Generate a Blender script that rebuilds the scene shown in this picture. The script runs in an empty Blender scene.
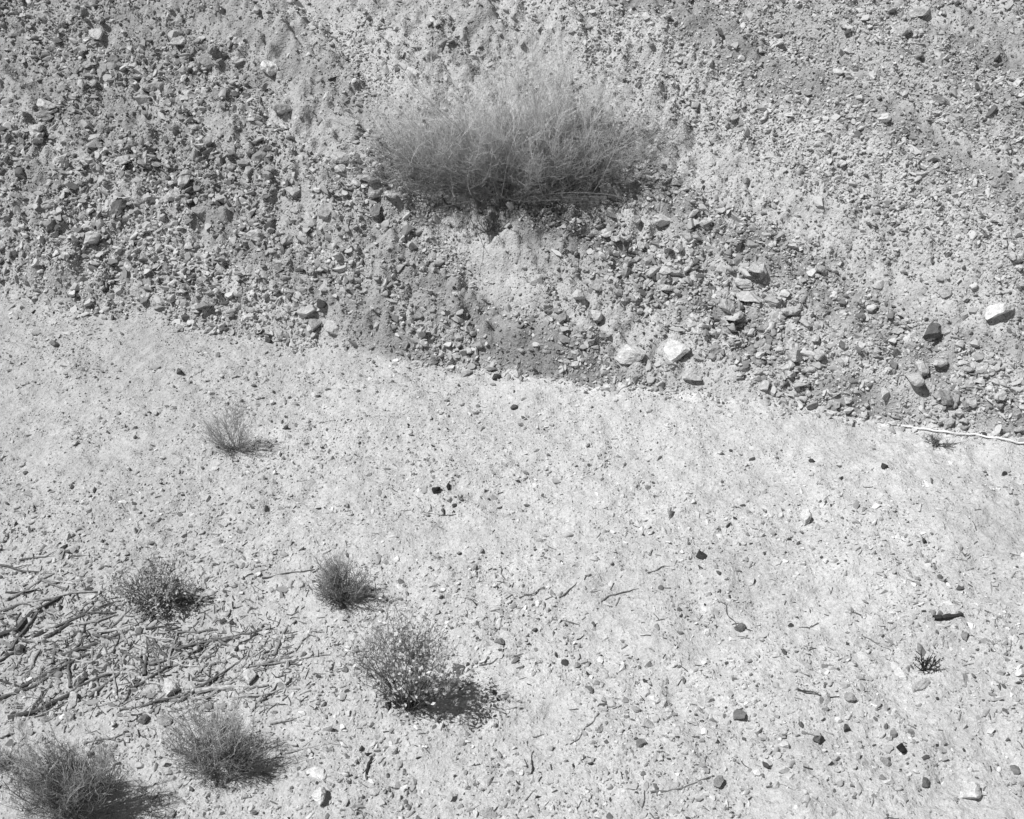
import bpy, bmesh, math, numpy as np
from mathutils import Vector
rng = np.random.default_rng(11)
scene = bpy.context.scene
COL = scene.collection
# ------------------------------------------------------------ camera model
H, PITCH, F = 4.5, math.radians(35), 1236.0
cp, sp = math.cos(PITCH), math.sin(PITCH)
def project(x, y, z):
    dz = z - H
    dep = y*cp - dz*sp
    upc = y*sp + dz*cp
    dep = np.maximum(dep, 0.05)
    return 512 + F*x/dep, 409.5 - F*upc/dep, dep
# ------------------------------------------------------------ noise
TAB = np.random.default_rng(5).random((256, 256))
def vnoise(x, y, seed=0):
    x = x + seed*17.31; y = y + seed*9.77
    xi = np.floor(x).astype(np.int64); yi = np.floor(y).astype(np.int64)
    fx = x-xi; fy = y-yi
    fx = fx*fx*(3-2*fx); fy = fy*fy*(3-2*fy)
    a = TAB[xi & 255, yi & 255]; b = TAB[(xi+1) & 255, yi & 255]
    c = TAB[xi & 255, (yi+1) & 255]; d = TAB[(xi+1) & 255, (yi+1) & 255]
    return (a*(1-fx)+b*fx)*(1-fy)+(c*(1-fx)+d*fx)*fy
def fbm(x, y, seed=0, octv=4):
    s = 0; a = 0.5; t = 0
    for o in range(octv):
        s = s + a*vnoise(x*2**o, y*2**o, seed+o*3); t += a; a *= 0.5
    return s/t - 0.5
def along(x, y): return x*.78-y*.63
def across(x, y): return x*.63+y*.78
# ------------------------------------------------------------ foot of the hill
bp = [(-400,270),(-150,287),(0,300),(130,316),(300,343),(420,360),(530,376),(700,395),(850,417),(1024,441),(1200,462),(1500,500)]
bx, by = [], []
for u, v in bp:
    a = (409.5-v)/F; r = (u-512)/F
    dy = cp + a*sp; dzz = -sp + a*cp
    t = -H/dzz
    bx.append(r*t); by.append(dy*t)
bx = np.array(bx); by = np.array(by)
def foot(x):
    y = np.interp(x, bx, by)
    y = np.where(x < bx[0], by[0]+(x-bx[0])*(-0.25), y)
    y = np.where(x > bx[-1], by[-1]+(x-bx[-1])*(-0.25), y)
    return y + 0.09*fbm(x*1.3, x*0+3.3, 4, 2) + 0.05*fbm(x*6, x*0+1.3, 5, 3)
TAN = 0.60
gx = np.array([-2.1,-1.33,-.90,-.62,-.17,.22]); gy = np.array([10.8,9.58,8.7,7.98,7.5,7.05])
def gully(x, y):
    xc = np.interp(y, gy[::-1], gx[::-1])
    return np.exp(-((x-xc+.06*fbm(y*3, y*0, 77, 2)+.10*fbm(x*6, y*6, 78, 3))/0.17)**2)
def chute(x, y): return gully(x, y)*np.clip((8.25-y)/.35, 0, 1)*np.clip((y-6.98)/.35, 0, 1)
def ribs(x, y, seed): return fbm(along(x, y)*0.22+.2*fbm(x, y, 88, 2), across(x, y)*4.4+.6*fbm(x*.7, y*.7, 89, 2), seed, 3)
def height(x, y):
    d = (y-foot(x))*0.97
    dp = np.maximum(d, 0)
    hill = TAN*dp
    hill = np.where(hill > 7, 7+3*np.tanh((hill-7)/3), hill)
    m = np.clip(d/0.16, 0, 1); m = m*m*(3-2*m)
    m1 = np.clip(d/1.2, 0, 1)
    h = hill + 0.05*m
    h = h + m1*0.36*fbm(x*0.45+y*0.15, y*0.4, 1, 3)
    h = h + m*0.16*fbm(x*1.7, y*1.5, 2, 3)
    near = np.exp(-((x/9)**2))
    rough = np.abs(fbm(x*5, y*5, 6, 4))
    right = np.clip((x-0.8)/1.5, 0, 1)
    amp = (1-0.8*gully(x, y))*(1-.45*right)
    h = h + m*near*(0.38*rough + 0.10*fbm(x*11, y*11, 8, 3)+0.065*fbm(x*24, y*24, 9, 2))*amp
    h = h + m1*(.6+.4*right)*0.26*ribs(x, y, 19)
    h = h - m1*0.07*gully(x, y)
    q = 1-m
    h = h + q*(0.10*fbm(x*0.5, y*0.5, 12, 2) + 0.07*fbm(x*3.5, y*3.5, 14, 4) + 0.034*fbm(x*12, y*12, 15, 3)+0.012*fbm(x*28, y*28, 16, 1))
    return h
# ------------------------------------------------------------ terrain grid
def axis(lo, hi, step, wing_lo, wing_hi):
    core = np.arange(lo, hi, step)
    a, s, o = lo, step, []
    while a > wing_lo:
        s *= 1.22; a -= s; o.append(a)
    b, s, p = core[-1], step, []
    while b < wing_hi:
        s *= 1.22; b += s; p.append(b)
    return np.concatenate([np.array(o[::-1]), core, np.array(p)])
XS = axis(-5.6, 5.6, 0.0145, -150, 150)
YS = axis(2.8, 12.4, 0.0145, -60, 200)
GX, GY = np.meshgrid(XS, YS)
GZ = height(GX, GY)
def hs(x, y):
    x = np.asarray(x, float); y = np.asarray(y, float)
    i = np.clip(np.searchsorted(XS, x)-1, 0, len(XS)-2)
    j = np.clip(np.searchsorted(YS, y)-1, 0, len(YS)-2)
    fx = (x-XS[i])/(XS[i+1]-XS[i]); fy = (y-YS[j])/(YS[j+1]-YS[j])
    return (GZ[j, i]*(1-fx)+GZ[j, i+1]*fx)*(1-fy)+(GZ[j+1, i]*(1-fx)+GZ[j+1, i+1]*fx)*fy
def ground_at(u, v):
    a = (409.5-v)/F; r = (u-512)/F
    dx, dy, dz = r, cp+a*sp, -sp+a*cp
    t = np.arange(3.0, 20, 0.01)
    x, y, z = dx*t, dy*t, H+dz*t
    below = np.nonzero(z < hs(x, y))[0]
    k = below[0] if len(below) else -1
    return float(x[k]), float(y[k]), float(hs(x[k], y[k])), float(t[k])
# ------------------------------------------------------------ surface character maps
#      u, v, fine, med, coarse, big, tone
SL = np.array([
 (60,30,.8,.7,.6,.2,.27),(180,20,.7,.6,.6,.2,.27),(100,110,1,1,1,.9,.28),(230,90,1,1,.9,1,.30),(20,180,1,1,.9,.5,.28),
 (150,190,1,1,1,.9,.29),(270,200,1,1,1,1,.30),(200,290,1,1,1,.8,.30),(320,290,1,1,1,1,.31),(400,330,1,1,1,.8,.31),
 (60,280,.8,.7,.5,.1,.33),(470,350,.9,.9,.9,.5,.31),(340,150,1,.8,.7,.4,.31),(420,300,.9,.9,.9,.5,.30),(500,362,.9,.9,.8,.4,.30),(435,275,.8,.8,.6,.3,.30),
 (330,15,.5,.3,.1,0,.32),(300,50,.6,.4,.15,.1,.31),(380,60,.6,.35,.1,0,.32),(370,110,.8,.5,.2,.1,.31),(420,25,.7,.5,.2,.2,.32),
 (430,215,.6,.4,.15,0,.31),(470,260,.5,.3,.1,0,.31),(505,300,.5,.3,.1,0,.30),(540,340,.5,.3,.15,.05,.28),
 (560,230,.7,.5,.2,.05,.26),(550,270,.7,.5,.3,.3,.26),(590,310,.8,.7,.5,.5,.27),(610,350,.9,.8,.6,.5,.28),(575,360,.8,.7,.5,.3,.28),
 (640,250,.9,.9,.9,1,.29),(690,300,.9,.9,1,1,.30),(740,340,.9,.9,1,1,.29),(700,240,.9,.8,.8,.5,.30),(800,390,.8,.8,.9,.6,.31),
 (500,20,.8,.5,.15,.05,.32),(600,30,.8,.5,.08,0,.32),(700,60,.9,.6,.08,0,.33),(690,150,1,.8,.10,0,.31),(780,40,1,.8,.15,0,.34),
 (820,130,1,1,.18,0,.33),(900,60,1,1,.22,.02,.35),(980,130,1,1,.22,.02,.35),(760,220,1,1,.22,.02,.31),(850,250,1,1,.22,.02,.32),
 (950,240,1,1,.22,.02,.34),(1000,30,.8,.6,.1,.05,.28),(830,320,1,.9,.22,.05,.33),(850,375,.6,.5,.25,.02,.35),(900,340,1,1,.4,.2,.33),
 (940,390,.9,.9,.9,.8,.33),(1000,320,1,.9,.5,.3,.34),(1010,400,.9,.9,.6,.4,.35)])
SL[:,6] *= 1.36
FL = np.array([
 (60,340,.8,.5,.25,.1,.44),(200,360,.7,.45,.16,0,.47),(400,400,.6,.4,.14,0,.52),(650,430,.5,.35,.12,0,.55),(900,460,.4,.3,.10,0,.58),
 (100,460,.7,.55,.20,0,.48),(350,500,.6,.5,.2,0,.52),(600,520,.7,.6,.3,.1,.54),(850,540,.7,.65,.35,.1,.55),(1000,600,.8,.85,.55,.2,.53),
 (100,620,1,.9,.9,.4,.44),(300,620,.8,.8,.4,.2,.51),(500,620,.8,.9,.55,.2,.53),(700,640,.8,.9,.55,.3,.53),(900,680,.9,1,.8,.8,.52),
 (100,740,1,.9,.8,.4,.48),(350,760,.9,.9,.7,.5,.50),(600,760,.9,1,.85,.6,.52),(800,770,.9,1,.95,.9,.51),(980,780,.9,1,1,1,.50)])
FL[:,6] *= 0.99
def field(P, u, v, cols):
    u = np.clip(u, -60, 1084); v = np.clip(v, -60, 880)
    W = 0; S = [0]*len(cols)
    for p in P:
        w = 1/(((u-p[0])**2+(v-p[1])**2)/1000.0+0.35)**2
        W = W+w
        for k, c in enumerate(cols): S[k] = S[k]+w*p[c]
    return [s/W for s in S]
# ------------------------------------------------------------ mesh helper
def tri_mesh(name, V, T, tone=None, smooth=False):
    me = bpy.data.meshes.new(name)
    me.vertices.add(len(V)); me.vertices.foreach_set("co", np.ascontiguousarray(V, dtype=np.float32).ravel())
    n = T.shape[1]
    me.loops.add(T.size); me.loops.foreach_set("vertex_index", np.ascontiguousarray(T, dtype=np.int32).ravel())
    me.polygons.add(len(T)); me.polygons.foreach_set("loop_start", np.arange(0, T.size, n, dtype=np.int32))
    me.update(calc_edges=True)
    me.polygons.foreach_set("use_smooth", np.full(len(T), smooth, dtype=bool))
    if tone is not None:
        at = me.attributes.new("tone", 'FLOAT', 'POINT')
        at.data.foreach_set("value", np.ascontiguousarray(tone, dtype=np.float32))
    return me
def add(name, me, mat=None, loc=(0,0,0), **props):
    o = bpy.data.objects.new(name, me); COL.objects.link(o); o.location = loc
    if mat is not None and me is not None and len(me.materials) == 0: me.materials.append(mat)
    for k, v in props.items(): o[k] = v
    return o
# ------------------------------------------------------------ materials
def newmat(name, rough=0.95):
    m = bpy.data.materials.new(name); m.use_nodes = True
    nt = m.node_tree; b = nt.nodes["Principled BSDF"]
    b.inputs["Roughness"].default_value = rough
    b.inputs["Specular IOR Level"].default_value = 0.1
    return m, nt, b
def noise(nt, scale, detail=4, rough=0.6, vec=None):
    n = nt.nodes.new("ShaderNodeTexNoise"); n.inputs["Scale"].default_value = scale
    n.inputs["Detail"].default_value = detail; n.inputs["Roughness"].default_value = rough
    if vec is not None: nt.links.new(vec, n.inputs["Vector"])
    return n.outputs["Fac"]
def mrange(nt, val, a, b, c, d):
    n = nt.nodes.new("ShaderNodeMapRange")
    for i, x in zip(("From Min","From Max","To Min","To Max"), (a,b,c,d)): n.inputs[i].default_value = x
    nt.links.new(val, n.inputs["Value"]); return n.outputs["Result"]
def math_(nt, op, a, b):
    n = nt.nodes.new("ShaderNodeMath"); n.operation = op
    for i, x in enumerate((a, b)):
        if isinstance(x, (int, float)): n.inputs[i].default_value = x
        else: nt.links.new(x, n.inputs[i])
    return n.outputs[0]
def bump(nt, b, h, dist, strength=1.0):
    n = nt.nodes.new("ShaderNodeBump"); n.inputs["Distance"].default_value = dist; n.inputs["Strength"].default_value = strength
    nt.links.new(h, n.inputs["Height"]); nt.links.new(n.outputs[0], b.inputs["Normal"])
def tonemat(name, speck=(0.75,1.25), nscale=60, fine=None, bd=0, objcol=False, rough=0.95):
    m, nt, b = newmat(name, rough)
    vec = nt.nodes.new("ShaderNodeTexCoord").outputs["Object"]
    if objcol:
        oi = nt.nodes.new("ShaderNodeObjectInfo"); tone = oi.outputs["Color"]
        vec = nt.nodes.new("ShaderNodeNewGeometry").outputs["Position"]
    else:
        at = nt.nodes.new("ShaderNodeAttribute"); at.attribute_name = "tone"; tone = at.outputs["Fac"]
    n1 = noise(nt, nscale, 2, 0.65, vec)
    f = mrange(nt, n1, 0.3, 0.7, *speck)
    if fine: f = math_(nt, 'MULTIPLY', f, mrange(nt, noise(nt, fine, 1, 0.7, vec), 0.3, 0.7, 0.8, 1.2))
    nt.links.new(math_(nt, 'MULTIPLY', tone, f), b.inputs["Base Color"])
    if bd: bump(nt, b, n1, bd)
    return m
def groundmat():
    m, nt, b = newmat("dry_soil")
    vec = nt.nodes.new("ShaderNodeTexCoord").outputs["Object"]
    at = nt.nodes.new("ShaderNodeAttribute"); at.attribute_name = "tone"
    n1 = noise(nt, 48, 2, .6, vec)
    n2 = noise(nt, 170, 1, .5, vec)
    f = math_(nt, 'MULTIPLY', mrange(nt, n1, .3, .7, .84, 1.14), mrange(nt, n2, .3, .7, .82, 1.14))
    h = math_(nt, 'MULTIPLY', n1, .012)
    vo = nt.nodes.new("ShaderNodeTexVoronoi"); vo.inputs["Scale"].default_value = 62
    nt.links.new(vec, vo.inputs["Vector"])
    sep = nt.nodes.new("ShaderNodeSeparateColor"); nt.links.new(vo.outputs["Color"], sep.inputs[0])
    k = math_(nt, 'MULTIPLY', math_(nt, 'LESS_THAN', sep.outputs[0], .25), mrange(nt, vo.outputs["Distance"], 0.15, 0.50, 1, 0))
    h = math_(nt, 'ADD', h, math_(nt, 'MULTIPLY', k, .005))
    nt.links.new(math_(nt, 'MULTIPLY', at.outputs["Fac"], f), b.inputs["Base Color"])
    bump(nt, b, h, 1.0)
    return m
M_GROUND = groundmat()
M_GRAVEL = tonemat("gravel_stone", (0.85,1.15), 90)
M_STONE = tonemat("weathered_stone", (0.75,1.2), 40, 180, 0.010, objcol=True)
M_WOOD = tonemat("weathered_wood", (0.6,1.35), 70, None, 0)
def plantmat(name, tr):
    m, nt, b = newmat(name, 0.8)
    at = nt.nodes.new("ShaderNodeAttribute"); at.attribute_name = "tone"
    nt.links.new(at.outputs["Fac"], b.inputs["Base Color"])
    t = nt.nodes.new("ShaderNodeBsdfTranslucent"); nt.links.new(at.outputs["Fac"], t.inputs["Color"])
    mx = nt.nodes.new("ShaderNodeMixShader"); mx.inputs[0].default_value = tr
    nt.links.new(b.outputs[0], mx.inputs[1]); nt.links.new(t.outputs[0], mx.inputs[2])
    nt.links.new(mx.outputs[0], nt.nodes["Material Output"].inputs["Surface"]); return m
M_STEM = plantmat("shrub_stem", 0.0); M_TWIG = plantmat("shrub_twig", .35); M_LEAF = plantmat("shrub_leaf", .3)
M_STRING = tonemat("white_cord", (0.85,1.1), 90)
# ------------------------------------------------------------ ground object
u, v, dep = project(GX, GY, GZ)
D = GY-foot(GX)
ms = np.clip((D+0.04*fbm(GX*9, GY*9, 27, 3))/0.04+0.5, 0, 1)
ts, = field(SL, u, v, [6]); tf, = field(FL, u, v, [6])
ts = ts*np.clip(1+2.2*ribs(GX, GY, 21)*np.clip((GX+2)/2.5, .4, 1), .68, 1.25)*(1+0.22*fbm(GX*3, GY*3, 23, 4))
ts = np.minimum(ts, .50)
ch = chute(GX, GY); ts = ts*(1-.7*ch)+.47*.7*ch
tf = tf*(1+0.26*fbm(GX*1.2, GY*1.6, 25, 4)+0.26*fbm(GX*9, GY*9, 26, 3))
tf = tf*(1+.16*np.exp(-((D+.035)/.03)**2)*np.clip((GX+1)/2, 0, 1))
tone = np.minimum(tf*(1-ms)+ts*ms, .70)
ny, nx = GX.shape
idx = np.arange(ny*nx).reshape(ny, nx)
quads = np.stack([idx[:-1,:-1], idx[:-1,1:], idx[1:,1:], idx[1:,:-1]], -1).reshape(-1, 4)
gm = tri_mesh("ground", np.stack([GX, GY, GZ], -1).reshape(-1, 3), quads, tone.ravel(), True)
add("ground", gm, M_GROUND, kind="structure", label="pale sandy flat meeting a rubble-covered desert hillside")
# ------------------------------------------------------------ stone prototypes
def proto(sub, k, seed, ncut=6, lo=0.5, hi=0.85, rough=0.0, jit=.12):
    r = np.random.default_rng(seed)
    bm = bmesh.new(); bmesh.ops.create_icosphere(bm, subdivisions=sub, radius=1)
    V = np.array([p.co[:] for p in bm.verts]); T = np.array([[q.index for q in f.verts] for f in bm.faces]); bm.free()
    out = []
    for _ in range(k):
        W = V*(1+jit*r.standard_normal((len(V), 1)))
        for _c in range(ncut):
            n = r.standard_normal(3); n /= np.linalg.norm(n)
            e = np.maximum(0, W@n-r.uniform(lo, hi)); W = W-e[:, None]*n
        if rough:
            q = 3.0
            nn = fbm(W[:,0]*q+W[:,2]*2.1+seed, W[:,1]*q-W[:,2]*1.7, _, 4)
            W = W*(1+rough*nn)[:, None]
        W = W/np.abs(W).max()
        out.append(W)
    return np.array(out), T
P1, T1 = proto(1, 30, 1, 5, .3, .7, 0, .25); P2, T2 = proto(2, 30, 2, 9, .3, .65, 0, .13); P3, T3 = proto(3, 16, 3, 9, .35, .75, 0.45, 0)
def randrot(n, tilt=0.5):
    a = rng.uniform(0, 2*np.pi, n); b = rng.normal(0, tilt, n); c = rng.normal(0, tilt, n)
    ca, sa_, cb, sb_, cc, sc = np.cos(a), np.sin(a), np.cos(b), np.sin(b), np.cos(c), np.sin(c)
    Z = np.zeros(n); O = np.ones(n)
    Rz = np.stack([ca,-sa_,Z, sa_,ca,Z, Z,Z,O], -1).reshape(n,3,3)
    Rx = np.stack([O,Z,Z, Z,cb,-sb_, Z,sb_,cb], -1).reshape(n,3,3)
    Ry = np.stack([cc,Z,sc, Z,O,Z, -sc,Z,cc], -1).reshape(n,3,3)
    return Rx@Ry@Rz
def stones_mesh(name, pos, size, tone, P, T):
    n = len(pos); k = rng.integers(0, len(P), n)
    sc = size[:, None]*np.stack([rng.uniform(.9,1.6,n), rng.uniform(.6,1.1,n), rng.uniform(.5,.95,n)], -1)
    W = P[k]*sc[:, None, :]
    W = np.einsum('nij,nvj->nvi', randrot(n), W)+pos[:, None, :]
    nv = P.shape[1]
    TT = T[None]+(np.arange(n)*nv)[:, None, None]
    return tri_mesh(name, W.reshape(-1,3), TT.reshape(-1,3), np.repeat(tone, nv))
xa, xb_, ya, yb_ = -5.6, 5.6, 2.9, 12.2
AREA = (xb_-xa)*(yb_-ya)
hand = [
 (272,73,22,.66),(430,57,19,.52),(238,66,16,.5),(393,198,16,.58),(665,226,20,.55),(637,222,16,.52),(283,111,20,.42),
 (628,358,25,.62),(677,354,24,.64),(1000,313,26,.68),(580,297,18,.56),(597,318,15,.56),(920,369,22,.52),(690,380,16,.48),
 (938,368,19,.52),(922,15,20,.56),(585,380,9,.4),(332,331,17,.5),(300,272,15,.52),(412,248,14,.48),(885,398,15,.5),(915,382,20,.48),
 (436,492,10,.03),(449,489,8,.03),(701,556,12,.05),(884,467,8,.06),(811,462,8,.06),(515,408,9,.10),
 (180,374,9,.12),(56,346,9,.2),(901,750,13,.03),(317,799,20,.62),(172,691,24,.6),(965,795,26,.58),
 (739,629,12,.15),(740,718,16,.18),(1013,770,15,.2),(925,782,13,.15),(806,521,18,.6),(718,782,18,.3),
 (850,700,13,.35),(590,690,10,.2),(500,643,10,.2),(640,745,10,.2),(965,640,11,.25),(250,680,15,.55),
 (80,682,16,.55),(20,650,18,.3),(845,730,11,.1),(668,516,19,.6)]
HS = []
for (a, b, w, t) in hand:
    x, y, z, tt = ground_at(a, b); HS.append((x, y, z, w/F*tt/2*1.05, t))
CL = [(4200,.0050,.0100),(2400,.010,.021),(600,.020,.044),(34,.042,.082)]
CF = [(1000,.0035,.0065),(1050,.0065,.013),(380,.012,.026),(26,.022,.042)]
allp = []
for side, (P, C) in enumerate(((SL, CL), (FL, CF))):
    for c, (dens, s0, s1) in enumerate(C):
        n = int(dens*AREA)
        x = rng.uniform(xa, xb_, n); y = rng.uniform(ya, yb_, n)
        d = y-foot(x)
        keep = (d > -0.14*rng.random(n)**3) if side == 0 else (d < 0.0)
        x, y, d = x[keep], y[keep], d[keep]
        z = hs(x, y); uu, vv, dd = project(x, y, z)
        keep = (uu > -130) & (uu < 1154) & (vv > -50) & (vv < 855)
        x, y, z, uu, vv, d = x[keep], y[keep], z[keep], uu[keep], vv[keep], d[keep]
        pr, tn = field(P, uu, vv, [2+c, 6])
        if side == 0:
            st = ribs(x, y, 31)*np.clip((x+2)/2, .45, 1)
            cl = fbm(x*2.8, y*2.8, 33, 3)*np.where(x < .5, 1.8, .5)
            pr = pr*np.clip(1+(2.5,4.5,6.0,6.0)[c]*st+2.0*cl, (.38, .20, .04, .02)[c], 1.8)
            pr = pr*(1-(.3,.75,.95,1)[c]*chute(x, y))
            tn = tn*np.clip(1+.9*st, .8, 1.2)
        else:
            pr = pr*np.clip(1+3.6*fbm(x*1.5, y*1.5, 35, 3)+2.8*fbm(x*6, y*6, 36, 2), .06, 2.4)*0.85
        keep = rng.random(len(x)) < pr
        x, y, z, tn, d = x[keep], y[keep], z[keep], tn[keep], d[keep]
        m = len(x)
        s = s0*(s1/s0)**(rng.random(m)**1.4)
        rr = rng.random(m)
        if side == 0:
            tt = tn*np.exp(rng.normal(0.02, .27, m)); tt = np.where(rr < .10, tt*.35, tt); tt = np.where(rr > .95, tt*1.3, tt)
            tt = np.minimum(tt, .57)
        else:
            tt = tn*np.exp(rng.normal(-.04, .20, m)); pd = (.16 if c else .09)
            tt = np.where(rr < pd, rng.uniform(.06, .30, m), tt)
        zo = s*.12 if side else s*rng.uniform(-.05,.5,m)
        allp.append(np.stack([x, y, z+zo, s, np.clip(tt, .04, .72), np.full(m, side)], -1))
A = np.concatenate(allp)
for (x, y, z, s, t) in HS:
    A = A[~(((A[:,0]-x)**2+((A[:,1]-y))**2 < (s*1.1+A[:,3])**2) & (A[:,3] > .012))]
uu, vv, dd = project(A[:,0], A[:,1], A[:,2])
vis = (uu > 0) & (uu < 1024) & (vv > 0) & (vv < 819)
score = np.where(vis, A[:,3]/dd, 0)
NIND = 295-len(hand)
order = np.argsort(-score); ind = order[:NIND]; rest = order[NIND:]
R = A[rest]
big = R[:,3] > .014
protos = [tri_mesh("stone_shape", P3[k], T3, None, False) for k in range(len(P3))]
for p in protos: p.materials.append(M_STONE)
def place_stone(x, y, z, s, t, side, plump=False):
    o = add("stone", protos[int(rng.integers(len(protos)))], None, (x, y, z))
    o.scale = (s*rng.uniform(1.0,1.5), s*rng.uniform(.75,1.1), s*rng.uniform(.55,.85))
    if plump: o.scale = (s*1.3, s*1.05, s*.8)
    o.rotation_euler = (rng.normal(0,.3), rng.normal(0,.3), rng.uniform(0,6.28))
    o.color = (t, t, t, 1)
    w = "pale" if t > .5 else ("mid-gray" if t > .2 else "dark")
    o["label"] = f"{w} angular stone resting on the rubble slope" if side == 0 else f"{w} small stone lying on pale sandy flat"
    o["category"] = "stone"; o["group"] = "loose stones scattered on the desert ground"
for r in A[ind]: place_stone(r[0], r[1], r[2], r[3], min(r[4], .50) if r[5] == 0 else r[4], int(r[5]))
for (x, y, z, s, t) in HS: place_stone(x, y, z+s*.32, s, t, 0 if y > foot(np.array([x]))[0] else 1, t > .6)
g1 = stones_mesh("gravel", R[big][:, :3], R[big][:,3], R[big][:,4], P2, T2)
g2 = stones_mesh("gravel_fine", R[~big][:, :3], R[~big][:,3], R[~big][:,4], P1, T1)
add("gravel", g1, M_GRAVEL, kind="stuff", label="coarse gray rubble covering hillside and flat", category="gravel")
add("fine_gravel", g2, M_GRAVEL, kind="stuff", label="fine gray pebbles and grit covering the ground", category="gravel")
print("stones", len(A), big.sum())
# ------------------------------------------------------------ strands
def tubes(paths, rad, tone, sides=3):
    N, S, _ = paths.shape
    t = np.gradient(paths, axis=1); t /= np.linalg.norm(t, axis=2, keepdims=True)+1e-9
    ref = rng.standard_normal((N,1,3)); a = np.cross(t, ref); a /= np.linalg.norm(a, axis=2, keepdims=True)+1e-9
    b = np.cross(t, a)
    ang = np.arange(sides)*2*np.pi/sides
    V = paths[:,:,None,:]+rad[:,:,None,None]*(np.cos(ang)[None,None,:,None]*a[:,:,None,:]+np.sin(ang)[None,None,:,None]*b[:,:,None,:])
    base = np.arange(N*S*sides).reshape(N, S, sides)
    nxt = np.roll(base, -1, axis=2)
    Q = np.stack([base[:,:-1], nxt[:,:-1], nxt[:,1:], base[:,1:]], -1).reshape(-1,4)
    return V.reshape(-1,3), Q, np.repeat(tone, S*sides)
def unit(v): return v/(np.linalg.norm(v, axis=-1, keepdims=True)+1e-9)
def grow(start, dirn, length, S, bend, up):
    N = len(start); P = np.zeros((N, S, 3)); P[:,0] = start; d = unit(dirn.copy())
    st = (length/(S-1))[:, None]
    for k in range(1, S):
        d = unit(d+rng.normal(0, bend, (N,3))+np.array([0,0,up])); P[:,k] = P[:,k-1]+d*st
    return P
def child(paths, n, tmin, tmax, spread, L, S, bend, up):
    N, SS, _ = paths.shape
    k = rng.integers(0, N, n); t = rng.uniform(tmin, tmax, n)*(SS-1)
    i = np.minimum(t.astype(int), SS-2); f = (t-i)[:, None]
    st = paths[k,i]*(1-f)+paths[k,i+1]*f
    d = unit(paths[k,i+1]-paths[k,i]); d = unit(d+rng.normal(0, spread, (n,3))+np.array([0,0,up]))
    return grow(st, d, L*rng.uniform(.5,1.2,n), S, bend, up*.3)
def taper(N, S, r0, r1): return np.tile(np.linspace(r0, r1, S), (N,1))*rng.uniform(.75,1.25,(N,1))
def shrub(u, v, rx, ry, rz, n1, n2, n3, label, r3=.0012, tone=(.18,.30), maxth=80, leaves=0, leafsize=.008, leaftone=(.12,.4),
          name="shrub", r1=.006, r2=.0013, base=.08, group=None, bowl=.45, up=.25, l2=.42, l3=.20, base_shade=.6, fill=(.65,.9), spread=.5, t2=.2, hk=1.6):
    x, y, z, t = ground_at(u, v)
    root = bpy.data.objects.new(name, None); COL.objects.link(root); root.location = (x, y, z-.01)
    root.empty_display_size = .1
    root["label"] = label; root["category"] = "shrub"
    if group: root["group"] = group
    size = (rx+rz)/2
    th = np.radians(maxth*np.sqrt(rng.random(n1))); ph = rng.uniform(0, 2*np.pi, n1)
    d = np.stack([np.sin(th)*np.cos(ph), np.sin(th)*np.sin(ph)*(ry/rx)**.5, np.cos(th)], -1); d = unit(d)
    L = 1/np.sqrt((d[:,0]/rx)**2+(d[:,1]/ry)**2+(d[:,2]/rz)**2)
    L = L*rng.uniform(fill[0],fill[1],n1)
    st = np.stack([rng.normal(0, base*rx, n1), rng.normal(0, base*ry, n1), np.zeros(n1)], -1)
    A1 = grow(st, d, L, 7, .10, .03)
    A2 = child(A1, n2, t2, 1.0, .42, size*l2, 5, .16, up*.6)
    A3 = child(A2, n3, .1, 1.0, spread, size*l3, 4, .20, up)
    for P in (A1, A2, A3):
        rho = np.sqrt(P[...,0]**2+(P[...,1]*rx/ry)**2)
        low = bowl*np.maximum(rho-base*2*rx, 0)*(0.3+1.1*rng.random(P.shape[:1]))[:, None]
        P[...,2] = np.maximum(P[...,2], low)
        g = hs(P[...,0]+x, P[...,1]+y)-(z-.01)+.004
        P[...,2] = np.maximum(P[...,2], g)
    def keepin(P):
        e = P[:,-1]; q = (e[:,0]/rx)**2+(e[:,1]/ry)**2+(e[:,2]/rz)**2
        return P[q < rng.uniform(.85,1.3,len(P))]
    A2 = keepin(A2); A3 = keepin(A3)
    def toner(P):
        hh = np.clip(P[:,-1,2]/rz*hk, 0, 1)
        return rng.uniform(tone[0], tone[1], len(P))*(base_shade+(1-base_shade)*hh)  # painted shade: stems and twigs get a darker tone toward the base
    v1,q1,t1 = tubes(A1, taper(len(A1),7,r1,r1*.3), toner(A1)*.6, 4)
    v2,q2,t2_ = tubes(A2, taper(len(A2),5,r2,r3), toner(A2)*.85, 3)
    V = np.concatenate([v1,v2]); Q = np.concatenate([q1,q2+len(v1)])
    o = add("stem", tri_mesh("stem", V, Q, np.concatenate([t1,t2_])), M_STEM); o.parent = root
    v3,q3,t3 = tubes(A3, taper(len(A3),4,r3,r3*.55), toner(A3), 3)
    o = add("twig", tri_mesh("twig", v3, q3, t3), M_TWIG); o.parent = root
    if leaves:
        SRC = np.concatenate([A3.reshape(-1,3), A2[:,2:].reshape(-1,3)])
        c = SRC[rng.integers(0, len(SRC), leaves)]+rng.normal(0, leafsize*.7, (leaves,3))
        a = unit(rng.standard_normal((leaves,3))); b = unit(np.cross(a, rng.standard_normal((leaves,3))))
        n = np.cross(a, b)
        s = leafsize*rng.uniform(.6,1.3,(leaves,1))
        W = np.stack([c-a*s, c-b*s*.5+n*s*.1, c+a*s, c+b*s*.5+n*s*.1], 1)
        o = add("leaf", tri_mesh("leaf", W.reshape(-1,3), np.arange(leaves*4).reshape(-1,4), np.repeat(rng.uniform(leaftone[0],leaftone[1],leaves),4)), M_LEAF)
        o.parent = root
    return root
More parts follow.
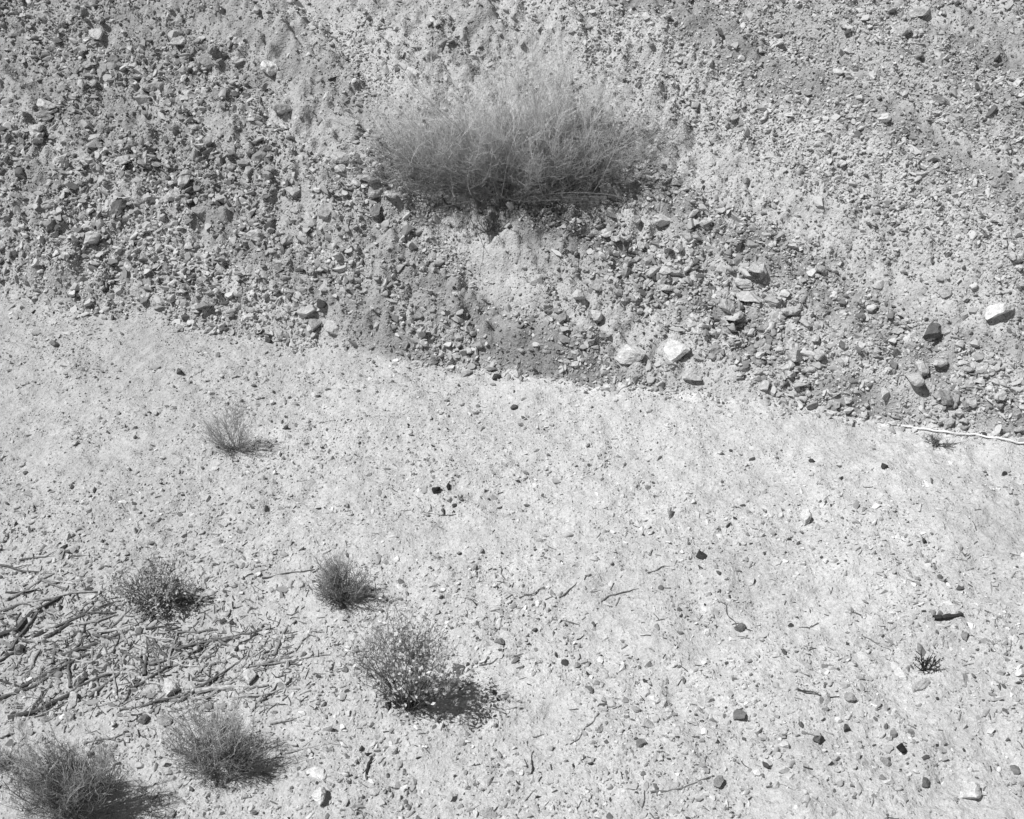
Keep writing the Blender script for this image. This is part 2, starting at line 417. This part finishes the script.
shrub(521,183, 1.24,.44,1.30, 300,3800,44000, "large dense twiggy gray desert shrub on the rubble slope", r3=.0008, r2=.0010, tone=(.80,.96), maxth=90, r1=.0033, base=.26,
      name="desert_shrub", bowl=.12, l2=.20, l3=.062, up=.22, base_shade=.22, fill=(.66,.96), spread=.9, t2=.12, hk=2.2)
G = "small dry shrubs growing on the sandy flat"
shrub(236,450, .22,.14,.48, 26,150,650, "sparse pale grassy shrub on bare sand", r3=.0009, tone=(.45,.75), maxth=56, r1=.0018, group=G, bowl=.6, spread=.6)
shrub(160,606, .25,.17,.38, 30,230,500, "low leafy gray shrub among dead branches", r3=.0009, tone=(.12,.35), maxth=72, r1=.003, leaves=1700, leafsize=.0095, leaftone=(.2,.8), group=G, bowl=.5)
shrub(342,600, .20,.13,.36, 34,400,2300, "small dense tufted shrub with shade painted into its base", r3=.0010, tone=(.4,.75), maxth=66, r1=.003, group=G, bowl=.5, base_shade=.15, spread=.8, l3=.14)
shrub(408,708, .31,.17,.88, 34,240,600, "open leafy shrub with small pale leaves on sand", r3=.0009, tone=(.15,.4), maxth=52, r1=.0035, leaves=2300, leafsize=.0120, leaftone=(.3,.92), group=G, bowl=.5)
shrub(220,766, .26,.16,.52, 50,640,5200, "dense rounded broom-like shrub casting a dark shadow", r3=.0009, tone=(.52,.88), maxth=66, r1=.0028, group=G, bowl=.4, base_shade=.15, l3=.09, spread=.8)
shrub(74,814, .28,.17,.96, 66,900,9000, "taller dense gray twiggy shrub on sandy flat", r3=.0009, tone=(.58,.92), maxth=54, r1=.003, group=G, bowl=.5, l2=.24, l3=.07, base_shade=.15, spread=.8)
shrub(488,234, .14,.10,.18, 16,90,400, "tiny dry tuft on bare soil below large shrub", r3=.0012, tone=(.10,.22), maxth=75, r1=.003, group=G)
shrub(578,237, .10,.07,.13, 10,60,200, "tiny sprig on bare soil below large shrub", r3=.0012, tone=(.12,.25), maxth=75, r1=.003, group=G)
shrub(924,670, .10,.06,.26, 9,30,40, "tiny dead dark twiggy shrublet standing in pebbles", r3=.0018, r2=.0022, tone=(.04,.10), maxth=66, r1=.004, leaves=40, leafsize=.009, leaftone=(.04,.12), group=G)
shrub(936,446, .20,.10,.08, 12,80,300, "flattened dry gray sprig beside white cord", r3=.0012, tone=(.15,.35), maxth=86, r1=.003, group=G, bowl=.1)
shrub(-2,768, .10,.08,.18, 12,90,400, "small gray tuft beside dead branches", r3=.0011, tone=(.3,.55), maxth=68, r1=.003, group=G)
# ------------------------------------------------------------ dead branches
def branch(u0, v0, u1, v1, r, tone, forks=1, bend=.03, lift=0.0, label=None):
    x0,y0,_,_ = ground_at(u0, v0); x1,y1,_,_ = ground_at(u1, v1)
    S = 14; t = np.linspace(0,1,S)
    L = math.hypot(x1-x0, y1-y0); px, py = -(y1-y0), (x1-x0)
    kk = np.interp(t, [0,.25,.5,.75,1], rng.normal(0, bend, 5))
    off = kk+rng.normal(0, .005, S)
    X = x0+(x1-x0)*t+px*off; Y = y0+(y1-y0)*t+py*off
    rad = np.linspace(r, r*.5, S)*rng.uniform(.75,1.25,S)
    Z = hs(X, Y); lin = np.interp(t, [0,1], [Z[:4].mean(), Z[-4:].mean()])
    Z = np.maximum(.3*Z+.7*lin+.4*r, Z-.8*r)+rad*.4+lift*t
    mid = np.array([X[S//2], Y[S//2], Z[S//2]])
    P = np.stack([X,Y,Z], -1)[None]-mid
    V,Q,T = tubes(P, rad[None], np.array([tone]), 7)
    for f in range(forks):
        i = int(rng.integers(3, 11)); dirv = unit(P[0,i+1]-P[0,i]); side = np.array([-dirv[1],dirv[0],.0])*rng.choice([-1,1])
        dd_ = unit(dirv+side*rng.uniform(.4,1.1)+np.array([0,0,rng.uniform(0,.3)]))
        P2_ = grow(P[0,i][None], dd_[None], np.array([L*rng.uniform(.12,.35)]), 6, .07, -.01)
        g = hs(P2_[...,0]+mid[0], P2_[...,1]+mid[1])-mid[2]+r*.2
        P2_[...,2] = np.maximum(P2_[...,2], g)
        a,b,c = tubes(P2_, np.linspace(rad[i]*.65, r*.25, 6)[None], np.array([tone]), 5)
        Q = np.concatenate([Q, b+len(V)]); V = np.concatenate([V,a]); T = np.concatenate([T,c])
    o = add("dead_branch", tri_mesh("dead_branch", V, Q, T, False), M_WOOD, tuple(mid))
    o["label"] = label or ("bleached dead branch lying on the sand" if tone > .3 else "weathered dark dead branch lying on sand")
    o["category"] = "branch"; o["group"] = "dead branches scattered over the sandy flat"
fixed = [(0,566,45,574,.007,.14),(0,640,62,598,.015,.10),(10,652,40,612,.010,.15),(10,722,112,676,.011,.12),(60,700,118,668,.011,.45),(62,655,132,632,.010,.15),
 (45,640,95,606,.008,.15),(90,700,125,668,.009,.2),(30,600,110,590,.007,.42),(120,655,170,668,.008,.15),(150,668,215,640,.008,.25),(175,650,262,632,.009,.15),
 (205,700,275,655,.008,.35),(195,690,268,686,.012,.5),(140,610,215,598,.007,.3),(10,600,55,575,.008,.3),(180,702,240,660,.007,.15),(262,578,315,570,.005,.15),
 (100,630,175,640,.009,.45),(70,690,70,650,.008,.15),(0,610,40,600,.009,.3),(110,672,190,690,.009,.45),(20,560,100,556,.005,.15),(230,700,300,690,.006,.4),
 (85,745,125,735,.006,.25),(285,752,345,744,.006,.42),(365,775,372,757,.008,.06),(270,725,300,718,.005,.3),(210,640,300,668,.006,.2),(20,690,90,655,.010,.13),
 (130,690,175,662,.008,.15),(240,670,330,655,.005,.25),(40,650,20,690,.007,.35),(150,640,165,690,.006,.2),(90,640,100,690,.006,.25),(55,628,125,600,.008,.13),
 (0,700,60,672,.009,.15),(120,712,200,690,.008,.2)]
for f in fixed: branch(*f, forks=int(rng.integers(0,3)), bend=.028)
for k in range(190):
    a = rng.beta(1.35,1.8)*335-8; b = rng.uniform(578, 716)
    if a > 200: b = rng.uniform(618, 708)
    if (a-160)**2/50**2+(b-585)**2/30**2 < 1: b += 60
    ang = rng.normal(math.radians(24), .7) if rng.random() < .6 else rng.uniform(-1.5, 1.5)
    L = 7+36*rng.random()**1.5
    branch(a-L/2*math.cos(ang), b+L/2*math.sin(ang), a+L/2*math.cos(ang), b-L/2*math.sin(ang), .0025+.007*rng.random()**2, rng.choice([.08,.14,.22,.34,.5]), forks=int(rng.integers(0,3)), bend=.03)
for f in [(820,696,798,690,.005,.08),(798,690,838,702,.005,.06),(717,600,742,628,.003,.12),(742,628,752,633,.004,.05),(652,798,715,778,.005,.2),(505,580,498,566,.004,.15),
          (650,575,678,562,.004,.15),(520,600,548,588,.004,.2),(545,618,580,624,.005,.2),(530,775,533,752,.005,.06),(560,600,575,582,.004,.2),
          (600,600,640,592,.004,.2),(770,780,820,802,.004,.2),(455,520,400,512,.003,.2),(480,668,520,655,.004,.2),(600,715,570,745,.004,.2),(860,640,905,655,.003,.2),
          (130,150,185,178,.006,.1),(140,168,190,165,.005,.1),(440,200,470,212,.006,.1)]:
    branch(*f, forks=int(rng.integers(0,2)), bend=.06)
branch(933,620,962,616,.016,.05, forks=0, bend=.02, label="short charred dark wood chunk on sand")
n = 1900
cx = np.concatenate([rng.normal(150,95,1250), rng.normal(530,60,250), rng.uniform(0,1024,400)])
cy = np.concatenate([rng.normal(648,40,1250), rng.normal(206,9,250), rng.uniform(480,819,400)])
st = []
for a, b in zip(cx, cy):
    a = min(max(a,-40),1060); b = min(max(b,30),830)
    x,y,z,_ = ground_at(a, b); st.append((x,y,z+.004))
st = np.array(st); an = rng.uniform(0,2*np.pi,n)
P = grow(st, np.stack([np.cos(an),np.sin(an),np.zeros(n)],-1), rng.uniform(.012,.06,n), 5, .12, 0)
P[...,2] = hs(P[...,0],P[...,1])+.004
Vv,Qq,Tt = tubes(P, taper(n,5,.0032,.0018), rng.uniform(.05,.35,n), 3)
add("twig_litter", tri_mesh("twig_litter", Vv, Qq, Tt), M_WOOD, kind="stuff", label="fine broken twigs littering the ground", category="twigs")
# ------------------------------------------------------------ white cord
pts = [(902,428),(925,432),(950,434),(975,437),(1000,441),(1024,444),(1060,452),(1110,460)]
pp = np.array([ground_at(*p)[:2] for p in pts])
tt = np.linspace(0, len(pts)-1, 60)
X = np.interp(tt, range(len(pts)), pp[:,0]); Y = np.interp(tt, range(len(pts)), pp[:,1])+.01*np.sin(tt*2.3)
P = np.stack([X,Y,hs(X,Y)+.014],-1)
mid = P[30].copy()
Vv,Qq,Tt = tubes((P-mid)[None], np.full((1,60),.0065), np.array([.85]), 6)
add("cord", tri_mesh("cord", Vv, Qq, Tt, True), M_STRING, tuple(mid), label="thin white cord lying along the foot of slope", category="cord")
# ------------------------------------------------------------ light
w = bpy.data.worlds.new("World"); scene.world = w; w.use_nodes = True
nt = w.node_tree; bg = nt.nodes["Background"]
sky = nt.nodes.new("ShaderNodeTexSky"); sky.sky_type = 'NISHITA'; sky.sun_disc = False
L = Vector((-0.48, -0.10, 0.87)).normalized()
elev = math.asin(L.z); az = math.atan2(L.x, L.y)
sky.sun_elevation = elev; sky.sun_rotation = az
bw = nt.nodes.new("ShaderNodeRGBToBW")
nt.links.new(sky.outputs[0], bw.inputs[0]); nt.links.new(bw.outputs[0], bg.inputs["Color"])
bg.inputs["Strength"].default_value = 0.05
sl = bpy.data.lights.new("sun", 'SUN'); sl.energy = 4.5; sl.angle = math.radians(.5); sl.color = (1,1,1)
so = bpy.data.objects.new("sun", sl); COL.objects.link(so); so.location = L*20
so.rotation_euler = L.to_track_quat('Z', 'Y').to_euler()
# ------------------------------------------------------------ camera
cd = bpy.data.cameras.new("camera"); cam = bpy.data.objects.new("camera", cd); COL.objects.link(cam)
cam.location = (0,0,H); cam.rotation_euler = (math.pi/2-PITCH, 0, 0)
cd.sensor_width = 36; cd.lens = F*36/1024; cd.clip_end = 1000
scene.camera = cam
scene.view_settings.view_transform = 'Standard'; scene.view_settings.look = 'None'; scene.view_settings.exposure = 0
